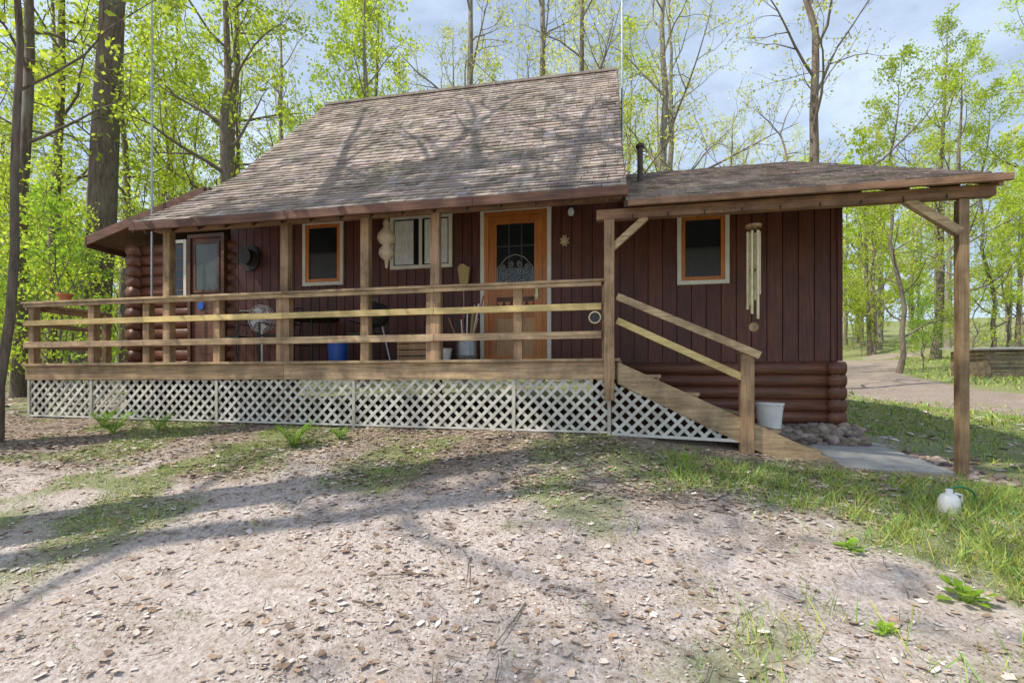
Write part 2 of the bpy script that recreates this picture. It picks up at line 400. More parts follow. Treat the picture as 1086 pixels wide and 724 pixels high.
for i in range(16):
    x = -6.45 + i * .43
    mb.beam((x, 5.74, 2.15), (x, 7.3, 3.3), .04, .09, DARKU)
for i in range(8):
    x = .4 + i * .47
    mb.beam((x, 6.0, 2.10), (x, 7.4, 2.76), .04, .09, DARKU)
mb.build("roof_deck", cabin)
mb = MB()
for a_, b_ in zip(prof[:-1], prof[1:]):
    for xx in (RX0 - .012, RX1 - .02):
        mb.prism([(a_[0], a_[1] + .01), (b_[0], b_[1] + .01), (b_[0], b_[1] - .17), (a_[0], a_[1] - .13)], xx, xx + .035, BROWNX)
mb.prism([(10.5, 6.61), (14.2, 2.91), (14.2, 2.75), (10.5, 6.43)], RX1 - .02, RX1 + .015, BROWNX)
for a_, b_ in ((RX0 - .02, -4.1), (-4.096, -1.6), (-1.596, RX1 + .02)):
    mb.box(a_, b_, 5.655, 5.693, 2.135, 2.245, BROWNX)
mb.prism([(5.75, EV), (11.4, 4.745), (11.4, 4.61), (5.75, EV - .12)], 3.90, 3.94, BEAM)
mb.prism([(-9.05, 2.58), (-6.62, 3.28), (-6.62, 3.12), (-9.05, 2.42)], 6.95, 6.985, BROWNX, 'y')
mb.box(-9.07, -9.03, 6.95, 12.3, 2.38, 2.57, BROWNX)
mb.box(.24, 4.0, 5.70, 5.745, EV - .075, EV - .005, BEAM)
mb.build("fascia_boards", cabin, bevel=.004)
mb = MB(); mb.box(RX1 + .02, RX1 + .03, 6.5, 11, 2.9, 2.95, IRONG); mb.build("flashing", cabin)

def frame(mb, x0, x1, z0, z1, t, y0, y1, mat):
    mb.box(x0, x1, y0, y1, z1 - t, z1, mat); mb.box(x0, x1, y0, y1, z0, z0 + t, mat)
    mb.box(x0, x0 + t, y0, y1, z0 + t, z1 - t, mat); mb.box(x1 - t, x1, y0, y1, z0 + t, z1 - t, mat)
def win(name, x0, x1, z0, z1, outer, inner, mid=False):
    mb = MB(); y = WY0
    frame(mb, x0, x1, z0, z1, .055, y - .045, y - .001, outer)
    if inner: frame(mb, x0 + .056, x1 - .056, z0 + .056, z1 - .056, .055, y - .035, y - .002, inner)
    k = .11 if inner else .056
    mb.box(x0 + k, x1 - k, y - .012, y - .004, z0 + k, z1 - k, GLASS)
    if inner:
        mb.box(x0 + k, x1 - k, y - .026, y - .016, (z0 + z1) / 2 - .015, (z0 + z1) / 2 + .015, IRON)
        mb.box(x0 + k, x1 - k, y - .0155, y - .0125, z0 + k, (z0 + z1) / 2 - .015, SCREEN)
    return mb
win("w", -4.99, -4.25, 1.60, 2.67, CREAM, ORANGE).build("window_left", cabin, bevel=.003)
win("w", .995, 1.695, 1.39, 2.42, CREAM, ORANGE).build("window_wing", cabin, bevel=.003)
mb = win("w", -3.42, -2.38, 1.806, 2.66, CREAM, None)
mb.box(-2.93, -2.88, WY0 - .04, WY0 - .02, 1.862, 2.604, CREAM)
for cx0, cx1 in ((-3.35, -3.03), (-2.84, -2.46)):
    n = 40; vs = []
    for i in range(n + 1):
        x = cx0 + (cx1 - cx0) * i / n; yy = WY0 - .022 + .006 * math.sin(i * 1.3)
        vs += [(x, yy, 1.88), (x, yy, 2.58)]
    mb.add(vs, [(2 * i, 2 * i + 2, 2 * i + 3, 2 * i + 1) for i in range(n)], CURT)
mb.build("window_curtained", cabin)
mb = win("w", -7.66, -7.27, 1.45, 2.51, CREAM, None); mb.build("window_log_wall", cabin)
mb = MB()
frame(mb, -7.2, -6.46, DK, 2.57, .06, WY0 - .09, WY0 + .03, BROWNX)
mb.box(-7.14, -6.52, WY0 - .05, WY0 - .03, DK, 2.51, BROWNX)
mb.box(-7.05, -6.61, WY0 - .062, WY0 - .052, 1.6, 2.4, GLASS2)
frame(mb, -7.09, -6.57, 1.56, 2.44, .04, WY0 - .07, WY0 - .052, BROWNX)
mb.tube([(-6.95, WY0 - .058, 1.33), (-6.95, WY0 - .065, 1.33)], .07, 16, PLB)
mb.build("side_door", cabin)

mb = MB(); y = WY0
frame(mb, -1.92, -.82, DK - .05, 2.68, .06, y - .05, y - .001, CREAM)
frame(mb, -1.858, -.882, DK - .05, 2.618, .07, y - .045, y - .002, ORANGE)
dx0, dx1 = -1.785, -.955
mb.box(dx0, dx1, y - .02, y - .01, DK, 2.545, ORANGE)
frame(mb, dx0 + .002, dx1 - .002, DK + .002, 2.543, .12, y - .04, y - .021, ORANGE)
mb.box(dx0 + .122, dx1 - .122, y - .026, y - .022, 1.42, 2.42, GLASS)
for k in range(1, 3):
    xx = dx0 + .122 + k * (dx1 - dx0 - .244) / 3; mb.box(xx - .012, xx + .012, y - .03, y - .0265, 1.42, 2.42, SCREEN)
for zz in (1.75, 2.08): mb.box(dx0 + .122, dx1 - .122, y - .0305, y - .027, zz - .012, zz + .012, SCREEN)
mb.box(dx0 + .122, dx1 - .122, y - .038, y - .021, 1.30, 1.42, ORANGE)
mb.box(dx0 + .122, dx1 - .122, y - .036, y - .021, .98, 1.08, ORANGE)
mb.box(dx0 + .122, dx1 - .122, y - .03, y - .021, .40, .98, ORANGE2)
mb.box(dx0 + .122, dx1 - .122, y - .034, y - .021, 1.08, 1.30, BROWNX)
for k in range(5):
    cx = dx0 + .18 + k * .118
    pts = []
    for i in range(20):
        t = i / 20 * 2 * math.pi
        pts.append((cx + .0026 * 16 * math.sin(t) ** 3, 1.20 + .0026 * (13 * math.cos(t) - 5 * math.cos(2 * t) - 2 * math.cos(3 * t) - math.cos(4 * t))))
    mb.prism(pts, y - .045, y - .035, ORANGE, 'y')
mb.box(dx1 - .1, dx1 - .06, y - .075, y - .04, 1.25, 1.42, GOLD)
mb.tube([(dx1 - .08, y - .1, 1.3), (dx1 - .08, y - .06, 1.3)], .03, 12, GOLD)
def spiral(cx, cz, r, a0, turns, sgn):
    return [(cx + r * (1 - .75 * i / 24) * math.cos(a0 + sgn * turns * 2 * math.pi * i / 24), y - .045, cz + r * (1 - .75 * i / 24) * math.sin(a0 + sgn * turns * 2 * math.pi * i / 24)) for i in range(25)]
cxm = (dx0 + dx1) / 2
for sx in (-1, 1):
    for (ox, oz, rr) in ((.09, 1.52, .075), (.2, 1.58, .085), (.1, 1.68, .06), (.2, 1.75, .05), (.07, 1.80, .045)):
        mb.tube(spiral(cxm + sx * ox, oz, rr, math.pi / 2, 1.4, sx), .006, 5, IRONG)
    mb.tube([(cxm + sx * .28, y - .045, 1.44), (cxm + sx * .27, y - .045, 1.75), (cxm + sx * .14, y - .045, 1.9), (cxm, y - .045, 1.95)], .007, 5, IRONG)
mb.tube([(dx0 + .12, y - .045, 1.44), (dx1 - .12, y - .045, 1.44)], .008, 5, IRONG)
mb.build("front_door", cabin, bevel=.002)

# ------------------------------------------------------------------ porch
mb = MB()
yy = 5.93
while yy < WY0: mb.box(-8.97, .16, yy, yy + .134, DK - .038, DK, WX); yy += .14
mb.box(-8.95, -4.4, 5.975, 6.01, .035, .246, WX); mb.box(-4.396, .1, 5.975, 6.01, .035, .246, WX)
mb.box(-8.95, -8.915, 6.012, 7.3, .035, .246, WY)
mb.box(.105, .14, 6.03, 7.2, .035, .246, WY)
for i in range(18): mb.box(-8.7 + i * .5, -8.66 + i * .5, 6.02, 7.28, .04, .244, DARKU)
for xx in (-8.85, -6.7, -4.4, -2.2, .02): mb.box(xx - .05, xx + .05, 6.05, 6.15, -.8, .03, DARKU)
mb.build("deck", cabin, bevel=.004)
mb = MB()
for xx in (-6.34, -4.4, -3.19, -2.2):
    mb.box(xx - .06, xx + .06, 5.985, 6.09, DK, 2.21, WZ)
mb.box(-.03, .09, 5.85, 5.925, -.22, 1.93, WZ)
for xx in (-4.43, -2.22): mb.box(xx - .1, xx + .1, 5.99, 6.1, DK + .002, 1.18, WZ)
for xx in (-8.85, -7.7, -6.7, -5.49, -1.1, .0): mb.box(xx - .055, xx + .055, 5.985, 6.085, DK - .2, 1.19, WZ)
mb.box(3.645, 3.74, 5.9, 5.99, -1.1, 1.93, WZ)
mb.box(-8.9, -8.8, 7.1, 7.2, DK, 1.19, WZ)
mb.build("posts", cabin, bevel=.006)
mb = MB()
def rails(z, h, mat, x0=-8.95, x1=-.06):
    cuts = [x0, -6.7, -4.4, -2.2, x1]
    for a_, b_ in zip(cuts[:-1], cuts[1:]):
        mb.box(a_ + .002, b_ - .002, 5.945 + R.uniform(-.003, .003), 5.98, z - h / 2 + R.uniform(-.006, .006), z + h / 2, mat)
rails(.575, .09, WX); rails(.915, .085, YX)
rails(1.19, .05, WX)
for a_, b_ in ((-8.98, -4.4), (-4.396, .08)): mb.box(a_, b_, 5.93, 6.07, 1.216, 1.25, WX)
for z in (.575, .915, 1.17): mb.box(-8.975, -8.94, 5.99, 7.25, z - .04, z + .04, WY)
mb.box(-8.98, -8.86, 6.08, 7.25, 1.216, 1.25, WY)
mb.beam((.12, 5.9, 1.02), (1.70, 5.9, .30), .04, .085, WX)
mb.beam((.12, 5.955, .74), (1.58, 5.955, .03), .035, .08, YX)
mb.box(1.51, 1.65, 5.925, 6.05, -.83, .33, WZ)
mb.box(1.49, 1.67, 5.915, 6.06, .332, .362, WX)
mb.build("railings", cabin, bevel=.004)
mb = MB()
mb.box(-6.55, .18, 5.985, 6.09, 2.212, 2.35, BEAM)
mb.box(-.12, 3.96, 5.87, 5.975, 1.935, 2.055, BEAM)
mb.beam((.06, 5.925, 1.60), (.46, 5.925, 1.95), .07, .08, WX)
mb.beam((3.66, 5.925, 1.58), (3.16, 5.925, 1.96), .07, .09, WX)
for i in range(9): mb.tube([(.3 + i * .4, 5.85, 1.97), (.3 + i * .4, 5.85, 1.92)], .008, 6, IRON)
mb.build("porch_beams", cabin, bevel=.005)
mb = MB()
top = [(.13, .245), (2.5, -.87), (2.5, -1.04), (2.2, -1.04), (.13, -.02)]
mb.prism(top, 5.985, 6.03, WX, 'y'); mb.prism(top, 7.08, 7.12, WX, 'y')
for i in range(5):
    xx = .18 + i * .44; z = .286 - .215 * (i + 1) + .02
    mb.box(xx, xx + .46, 6.035, 7.075, z - .04, z, WY)
    mb.box(xx - .03, xx, 6.035, 7.075, z + .001, z + .17, WY)
mb.build("front_stairs", cabin, bevel=.004)

def clip(poly, a, b_):
    out = []; n = len(poly)
    def side(p): return (b_[0] - a[0]) * (p[1] - a[1]) - (b_[1] - a[1]) * (p[0] - a[0])
    for i in range(n):
        p, q_ = poly[i], poly[(i + 1) % n]; sp_, sq = side(p), side(q_)
        if sp_ >= 0: out.append(p)
        if sp_ * sq < 0: t = sp_ / (sp_ - sq); out.append((p[0] + (q_[0] - p[0]) * t, p[1] + (q_[1] - p[1]) * t))
    return out
def lattice(mb, poly, y0, per=.15, w=.04):
    xs_ = [p[0] for p in poly]; zs_ = [p[1] for p in poly]; H = max(zs_) - min(zs_) + .1; zc = min(zs_) - .05
    hw = w * .7071
    for sgn, yy in ((1, y0), (-1, y0 + .008)):
        x = math.floor((min(xs_) - H) / per) * per
        while x < max(xs_) + H:
            xa, xb = (x, x + H) if sgn == 1 else (x, x - H)
            q_ = [(xa - hw, zc), (xa + hw, zc), (xb + hw, zc + H), (xb - hw, zc + H)]
            for i in range(len(poly)):
                q_ = clip(q_, poly[i], poly[(i + 1) % len(poly)])
                if len(q_) < 3: break
            if len(q_) >= 3:
                t = R.uniform(.72, 1.05); mb.col = (t, t * .99, t * .96); mb.prism(q_, yy, yy + .007, WHITE, 'y')
            x += per
mb = MB()
px = [-8.9, -7.7, -5.49, -3.35, -1.15, .03]
gb = lambda x: np.interp(x, [-8.9, 0], [-.53, -.62])
for a_, b_ in zip(px[:-1], px[1:]):
    lattice(mb, [(a_, gb(a_)), (b_, gb(b_)), (b_, .03), (a_, .03)], 6.0)
lattice(mb, [(.06, -.64), (1.45, -.66), (1.45, -.63), (.06, .0)], 6.0)
mb.col = (.8, .78, .72)
for x in px: mb.box(x - .02, x + .02, 5.985, 5.998, gb(x) - .03, .033, WHITE, (.8, .78, .72))
for a_, b_ in zip(px[:-1], px[1:]):
    mb.beam((a_ + .021, 5.992, gb(a_) + .01), (b_ - .021, 5.992, gb(b_) + .01), .01, .025, WHITE)
mb.beam((.06, 5.992, -.63), (1.5, 5.992, -.68), .01, .035, WHITE)
mb2 = MB(); lattice(mb2, [(6.0, -.53), (7.3, -.5), (7.3, .03), (6.0, .03)], 0)
mb2.v = [(-8.93 + p[1], p[0], p[2]) for p in mb2.v]; mb2.build("side_lattice", cabin)
mb.build("lattice_skirting", cabin)

mb = MB(); mb.tube([(.56, 8.5, 3.2), (.56, 8.5, 3.98)], .048, 14, PIPE); mb.lathe(.56, 8.5, [(.0, 4.08), (.075, 4.03), (.075, 3.99), (.0, 3.99)], 14, PIPE)
mb.build("stove_pipe", cabin)
mb = MB(); mb.tube([(.33, 10.7, 3.8), (.33, 10.7, 11.2)], .022, 8, GALV)
for z, l in ((10.9, .5), (10.2, .35)): mb.tube([(.33 - l, 10.7, z), (.33 + l, 10.7, z)], .01, 6, GALV)
mb.box(.22, .33, 10.66, 10.74, 5.9, 5.94, GALV)
mb.build("antenna_mast")
mb = MB(); mb.tube([(-7.55, 6.86, DK), (-7.55, 6.86, 9.5)], [.018, .011], 8, GALV)
mb.lathe(-7.55, 6.86, [(.07, DK), (.07, DK + .02), (.03, DK + .05), (.025, DK + .12)], 12, GALV)
mb.build("thin_metal_pole")

# ------------------------------------------------------------------ porch objects
mb = MB(); cx, cy = 1.73, 6.25
mb.tube([(cx, cy, 2.2), (cx, cy, 1.80)], .004, 5, IRON)
mb.lathe(cx, cy, [(0, 1.9), (.09, 1.88), (.09, 1.85), (0, 1.845)], 20, WZ)
for k in range(6):
    t = k * math.pi / 3; L = .75 + .06 * k; xx, yy = cx + .065 * math.cos(t), cy + .065 * math.sin(t)
    mb.tube([(xx, yy, 1.80), (xx, yy, 1.80 - L)], .016, 10, GOLD); mb.tube([(xx, yy, 1.85), (xx, yy, 1.80)], .002, 4, IRON)
mb.tube([(cx, cy, 1.85), (cx, cy, .72)], .003, 4, IRON)
mb.lathe(cx, cy, [(0, 1.36), (.04, 1.355), (.04, 1.34), (0, 1.335)], 14, WZ)
mb.tube([(cx, cy - .01, .66), (cx, cy + .01, .66)], .055, 16, WZ)
mb.build("wind_chime")
mb = MB(); cx, cy = -3.02, 6.3
mb.tube([(cx, cy, 2.62), (cx, cy, 2.2)], .004, 5, IRON)
mb.lathe(cx, cy, [(0, 2.3), (.03, 2.28), (.05, 2.21), (.04, 2.16), (.12, 2.06), (.13, 2.0), (.10, 1.94), (.05, 1.91), (.10, 1.85), (.11, 1.79), (.075, 1.73), (.03, 1.70), (.02, 1.6), (0, 1.58)], 20, WICK)
mb.build("hanging_basket_ornament", smooth=True)
mb = MB(); n = 24
def disc(r, y0, y1, zc, xc, sz=1): return [(xc + r * math.cos(2 * math.pi * i / n), zc + sz * r * math.sin(2 * math.pi * i / n)) for i in range(n)]
mb.prism(disc(.19, 0, 0, 2.12, -5.99, 1.15), 7.25, 7.27, IRON, 'y'); mb.prism(disc(.11, 0, 0, 2.12, -5.99, 1.2), 7.13, 7.25, IRON, 'y')
mb.prism(disc(.115, 0, 0, 2.12, -5.99, 1.2), 7.22, 7.249, BROWNX, 'y')
mb.build("wall_hat")
mb = MB(); pts = []
for i in range(16):
    t = 2 * math.pi * i / 16; r = (.10 if i % 2 else .06); pts.append((-.62 + r * .8 * math.cos(t), 2.12 + r * math.sin(t)))
mb.prism(pts, 7.27, 7.29, GOLD, 'y'); mb.lathe(-.62, 7.26, [(0, 2.06), (.035, 2.08), (.045, 2.12), (.03, 2.17), (0, 2.2)], 12, WICK)
mb.build("wall_plaque")
mb = MB(); mb.lathe(-.52, 7.22, [(.03, 2.62), (.05, 2.6), (.05, 2.58)], 14, IRON); mb.lathe(-.52, 7.22, [(.03, 2.58), (.05, 2.53), (.04, 2.48), (0, 2.46)], 14, PLW); mb.box(-.54, -.5, 7.2, 7.295, 2.6, 2.64, IRON)
mb.build("porch_light", smooth=True)
mb = MB(); mb.prism([(-.14 + .075 * math.cos(2 * math.pi * i / 20), .78 + .075 * math.sin(2 * math.pi * i / 20)) for i in range(20)], 5.915, 5.94, GOLD, 'y')
mb.prism([(-.14 + .06 * math.cos(2 * math.pi * i / 20), .78 + .06 * math.sin(2 * math.pi * i / 20)) for i in range(20)], 5.908, 5.914, IRON, 'y'); mb.build("round_thermometer")
mb = MB(); cx, cy, cz = -5.35, 6.75, 1.0
mb.lathe(cx, cy, [(0, DK + .03), (.18, DK + .02), (.18, DK), (0, DK)], 20, PLW); mb.tube([(cx, cy, DK), (cx, cy, cz)], .014, 8, PLW)
for r in (.06, .1, .14, .18, .21):
    for dy in (-.05, .03):
        mb.tube([(cx + r * math.cos(t), cy + dy - .03 + (.03 if r > .17 else 0), cz + r * math.sin(t)) for t in np.linspace(0, 2 * math.pi, 25)], .004, 4, PLW, cap=False)
for k in range(16):
    t = k * math.pi / 8; mb.tube([(cx, cy - .08, cz), (cx + .21 * math.cos(t), cy - .05, cz + .21 * math.sin(t))], .003, 4, PLW)
for k in range(4):
    t = k * math.pi / 2 + .3; c_, s_ = math.cos(t), math.sin(t)
    mb.add([(cx + .03 * c_, cy - .02, cz + .03 * s_), (cx + .16 * c_ - .07 * s_, cy - .05, cz + .16 * s_ + .07 * c_), (cx + .19 * c_, cy - .04, cz + .19 * s_), (cx + .13 * c_ + .05 * s_, cy, cz + .13 * s_ - .05 * c_)], [(0, 1, 2, 3)], PLW)
mb.tube([(cx, cy - .05, cz), (cx, cy + .13, cz)], .055, 14, PLW)
mb.build("pedestal_fan")
mb = MB(); mb.lathe(-4.0, 6.7, [(0, DK + .01), (.13, DK + .01), (.16, .62), (.175, .62), (.175, .65), (.15, .65), (.12, DK + .03), (0, DK + .03)], 24, PLB); mb.build("blue_bucket", smooth=False)
def table(cx, cy, r, h):
    mb = MB(); mb.lathe(cx, cy, [(0, DK + h), (r, DK + h), (r, DK + h - .03), (0, DK + h - .03)], 28, IRON)
    for k in range(4):
        t = k * math.pi / 2 + .6; mb.tube([(cx + .25 * math.cos(t), cy + .25 * math.sin(t), DK + h - .03), (cx + .33 * math.cos(t), cy + .33 * math.sin(t), DK)], .014, 8, IRON)
    mb.tube([(cx + .28 * math.cos(t), cy + .28 * math.sin(t), DK + .3) for t in np.linspace(0, 2 * math.pi, 20)], .01, 6, IRON, cap=False)
    return mb
table(-4.55, 6.85, .42, .72).build("round_table")
def chair(cx, cy, name):
    mb = MB(); s = .2
    mb.box(cx - s, cx + s, cy - s, cy + s, DK + .41, DK + .44, IRON)
    for ax in (-1, 1):
        mb.tube([(cx + ax * s, cy - s, DK), (cx + ax * s, cy - s, DK + .62), (cx + ax * s, cy + s, DK + .62)], .012, 6, IRON)
        mb.tube([(cx + ax * s, cy + s + .05, DK), (cx + ax * s, cy + s, DK + .42), (cx + ax * s, cy + s + .1, DK + .9)], .012, 6, IRON)
    for k in range(5): mb.tube([(cx - s + k * s / 2, cy + s + .02, DK + .5), (cx - s + k * s / 2, cy + s + .1, DK + .88)], .007, 5, IRON)
    mb.tube([(cx - s, cy + s + .1, DK + .9), (cx + s, cy + s + .1, DK + .9)], .014, 6, IRON)
    mb.build(name)
chair(-5.0, 6.7, "patio_chair"); chair(-3.55, 6.75, "patio_chair"); chair(-5.85, 6.8, "patio_chair")
# kettle barbecue beside the crate
mb = MB(); cx, cy = -3.3, 6.5
mb.lathe(cx, cy, [(0, DK + .5), (.14, DK + .53), (.2, DK + .62), (.21, DK + .68), (.22, DK + .69), (.2, DK + .74), (.13, DK + .84), (.03, DK + .87), (0, DK + .87)], 22, IRON)
for k in range(3):
    t = k * 2.094 + .4; mb.tube([(cx + .1 * math.cos(t), cy + .1 * math.sin(t), DK + .55), (cx + .22 * math.cos(t), cy + .22 * math.sin(t), DK)], .012, 6, GALV)
mb.tube([(cx - .04, cy, DK + .86), (cx - .04, cy, DK + .91), (cx + .04, cy, DK + .91), (cx + .04, cy, DK + .86)], .008, 6, WZ)
mb.build("kettle_barbecue", smooth=False)
mb = MB()
for k in range(4): mb.box(-3.0, -2.5, 6.6, 6.62, DK + .01 + k * .09, DK + .085 + k * .09, ORANGE2)
mb.box(-3.0, -2.98, 6.62, 7.0, DK + .01, DK + .36, ORANGE2); mb.box(-2.52, -2.50, 6.62, 7.0, DK + .01, DK + .36, ORANGE2); mb.box(-3.02, -2.48, 6.59, 7.02, DK + .36, DK + .385, ORANGE2)
mb.build("wooden_crate")
mb = MB(); cx, cy = -2.02, 6.85
mb.lathe(cx, cy, [(0, DK + .01), (.12, DK + .01), (.15, DK + .1), (.14, DK + .34), (.16, DK + .36), (.14, DK + .36), (.11, DK + .05), (0, DK + .05)], 24, GALV)
for k in range(13):
    t = R.uniform(0, 6.28); l = R.uniform(.6, 1.0); sp_ = R.uniform(.1, .3)
    mb.tube([(cx + .05 * math.cos(t), cy + .05 * math.sin(t), DK + .1), (cx + sp_ * math.cos(t), cy + sp_ * .4 * math.sin(t), DK + l)], R.uniform(.008, .014), 7, R.choice([WZ, REDM, STRAW, PLW, IRON, WZ]))
mb.build("crock_of_walking_sticks")
mb = MB(); cx = -2.15
mb.tube([(cx + .05, 7.0, DK + .3), (cx, 7.12, 1.42)], .012, 8, WZ)
n = 12; vs = []
for (z, w, d) in ((1.42, .025, .02), (1.46, .045, .03), (1.54, .075, .035), (1.78, .10, .04)):
    for k in range(n): t = 2 * math.pi * k / n; vs.append((cx + w * math.cos(t), 7.14 + d * math.sin(t), z + (.03 * math.sin(k * 5) if z > 1.7 else 0)))
mb.add(vs, [(i * n + k, i * n + (k + 1) % n, (i + 1) * n + (k + 1) % n, (i + 1) * n + k) for i in range(3) for k in range(n)] + [tuple(range(3 * n, 4 * n))], STRAW)
mb.build("straw_broom")
mb = MB(); mb.lathe(-2.3, 6.7, [(0, DK + .01), (.07, DK + .01), (.1, DK + .2), (.11, DK + .2), (.09, DK + .17), (0, DK + .17)], 20, PLW); mb.build("flower_pot")
mb = MB(); mb.lathe(-8.2, 6.0, [(0, 1.25), (.06, 1.25), (.085, 1.33), (.1, 1.33), (.1, 1.36), (.08, 1.36), (.07, 1.3), (0, 1.3)], 20, TERRA); mb.build("flower_pot")
mb = MB(); bz = -.6
mb.lathe(2.09, 6.85, [(0, bz), (.135, bz), (.16, bz + .3), (.172, bz + .3), (.172, bz + .33), (.155, bz + .33), (.13, bz + .02), (0, bz + .02)], 28, PLW)
mb.tube([(2.09 + .17 * math.cos(t), 6.85 - .1 * math.sin(t), bz + .3 - .12 * math.sin(t)) for t in np.linspace(0, math.pi, 14)], .004, 5, GALV)
mb.build("white_bucket")
mb = MB(); cx, cy = 2.78, 4.62; bz = g1(cx, cy) - .01
mb.lathe(cx, cy, [(0, bz), (.07, bz), (.075, bz + .02), (.075, bz + .11), (.055, bz + .15), (.025, bz + .17), (.025, bz + .2), (0, bz + .2)], 20, PLW)
mb.tube([(cx + .04, cy, bz + .165), (cx + .09, cy, bz + .155), (cx + .09, cy, bz + .09), (cx + .07, cy, bz + .06)], .01, 8, PLW)
mb.build("plastic_jug", smooth=True)
mb = MB(); pts = []; bz = g1(2.95, 4.75)
for i in range(60):
    t = i / 59; a_ = math.pi * (1.15 - 1.9 * t)
    pts.append((2.96 + .14 * math.cos(a_) , 4.75 + .12 * t, bz + .06 + .12 * math.sin(a_)))
for i in range(20):
    t = i / 19; xx = pts[59][0] + .5 * t; yy = 4.87 + .25 * math.sin(t * 5); pts.append((xx, yy, g1(xx, yy) + .012))
mb.tube(pts, .009, 8, GREENH); mb.build("garden_hose", smooth=True)
mb = MB(); z0, z1 = -.915, -.80
vs = [(2.52, 5.8, z0), (3.58, 5.86, z0 - .02), (3.5, 7.0, z1 - .02), (2.6, 7.05, z1)]; vs2 = [(a_, b_, c - .14) for a_, b_, c in vs]
mb.add(vs + vs2, [(0, 1, 2, 3), (4, 5, 1, 0), (5, 6, 2, 1), (6, 7, 3, 2), (7, 4, 0, 3)], CONC); mb.build("concrete_slab_path", bevel=.015)
mb = MB()
def rock(x, y, s, z=None):
    import bmesh
    bm = bmesh.new(); bmesh.ops.create_icosphere(bm, subdivisions=2, radius=1)
    o = Vector((R.random() * 50, R.random() * 50, R.random() * 50)); sc = (R.uniform(.8, 1.3), R.uniform(.8, 1.2), R.uniform(.5, .8))
    zz = g1(x, y) if z is None else z; vs = []
    for v_ in bm.verts:
        k = s * (1 + .45 * noise.noise(v_.co * 1.4 + o)); vs.append((x + v_.co.x * k * sc[0], y + v_.co.y * k * sc[1], zz + s * .2 + v_.co.z * k * sc[2]))
    t = R.uniform(.6, 1.3); mb.add(vs, [tuple(w.index for w in f.verts) for f in bm.faces], STONE, (t, t * R.uniform(.9, 1), t * R.uniform(.8, 1))); bm.free()
for i in range(150):
    x = R.uniform(2.25, 3.3); t = R.random(); rock(x, 7.27 - .3 * t, R.uniform(.04, .085), -.62 - .2 * t + R.uniform(-.03, .03))
for i in range(60): rock(R.uniform(3.6, 4.0), R.uniform(5.6, 6.9), R.uniform(.02, .06))
for i in range(45): rock(R.uniform(2.6, 4.1), R.gauss(5.45, .15), R.uniform(.015, .045))
mb.build("rock_pile", smooth=True)
SH = m_wood("shed_board", (0.15, 0.10, 0.07), (0.34, 0.25, 0.18), 0)
SHR = m_simple("shed_roof_felt", (0.25, 0.24, 0.23), (0.38, 0.37, 0.36), 8, .9)
shed = empty("wooden_shed")
mb = MB(); bz = g1(15.3, 22.3) - .1
for k in range(7): mb.box(14.5, 18.5, 22, 22.06, bz + k * .17, bz + .155 + k * .17, SH)
for k in range(7): mb.box(14.5, 14.56, 22.07, 24, bz + k * .17, bz + .155 + k * .17, SH)
mb.box(14.45, 14.6, 21.95, 22.1, bz, bz + 1.2, SH); mb.build("walls", shed)
mb = MB(); mb.prism([(21.7, bz + 1.12), (24.2, bz + 1.3), (24.2, bz + 1.36), (21.7, bz + 1.18)], 14.2, 18.8, SHR); mb.build("roof", shed)

# ------------------------------------------------------------------ small ground cover
NR = np.random.RandomState(5)
def quadmesh(name, V, per, cols, mat):
    n = len(V) // per; me = bpy.data.meshes.new(name)
    me.from_pydata(V.tolist(), [], np.arange(n * per).reshape(n, per).tolist())
    ca = me.color_attributes.new("Col", 'FLOAT_COLOR', 'POINT'); a_ = np.ones((len(V), 4), np.float32); a_[:, :3] = np.repeat(cols, per, 0)
    ca.data.foreach_set("color", a_.ravel()); me.materials.append(mat)
    o = bpy.data.objects.new(name, me); scene.collection.objects.link(o); return o
def road_mask(x, y): return (x > 5) & (abs(x - np.interp(y, [8.5, 10.8, 15, 22, 29, 38], [22, 13, 9.3, 10.2, 13.0, 18])) < 2.1)
def house_mask(x, y): return ((x > -9) & (x < .2) & (y > 5.95)) | ((x > 0) & (x < 1.6) & (y > 5.95)) | ((x > -1) & (x < 3.2) & (y > 7.2)) | ((x > 2.45) & (x < 3.6) & (y > 5.75) & (y < 7.1)) | ((x > 1.4) & (x < 2.5) & (y > 5.95) & (y < 7.1)) | road_mask(x, y)
def grass_pts(N, x0, x1, y0, y1, pw=1.5):
    x = NR.uniform(x0, x1, N); y = NR.uniform(y0, y1, N); g = grassness(x, y)
    clump = vnoise(x, y, 7, 31)
    k = (NR.rand(N) < g ** pw * (.08 + 1.6 * clump ** 1.7)) & ~house_mask(x, y); return x[k], y[k]
def blades(x, y, h0, h1, w):
    n = len(x); z = gz(x, y) - .01; h = NR.uniform(h0, h1, n) * (.6 + .9 * vnoise(x, y, 4, 33)); a_ = NR.uniform(0, 2 * math.pi, n); l = NR.uniform(.1, .8, n) * h; la = NR.uniform(0, 2 * math.pi, n)
    wx, wy = np.cos(a_) * w, np.sin(a_) * w
    p0 = np.stack([x - wx, y - wy, z], 1); p1 = np.stack([x + wx, y + wy, z], 1)
    p2 = np.stack([x + l * np.cos(la) + wx * .5, y + l * np.sin(la) + wy * .5, z + h * .7], 1)
    p3 = np.stack([x + l * 1.5 * np.cos(la), y + l * 1.5 * np.sin(la), z + h], 1)
    V = np.stack([p0, p1, p2, p3], 1).reshape(-1, 3)
    t = NR.uniform(.55, 1.25, n)[:, None]; c = np.array([.30, .45, .085]) * t * np.stack([NR.uniform(.7, 1.6, n), np.ones(n), NR.uniform(.7, 1.4, n)], 1)
    return V, c
parts = []
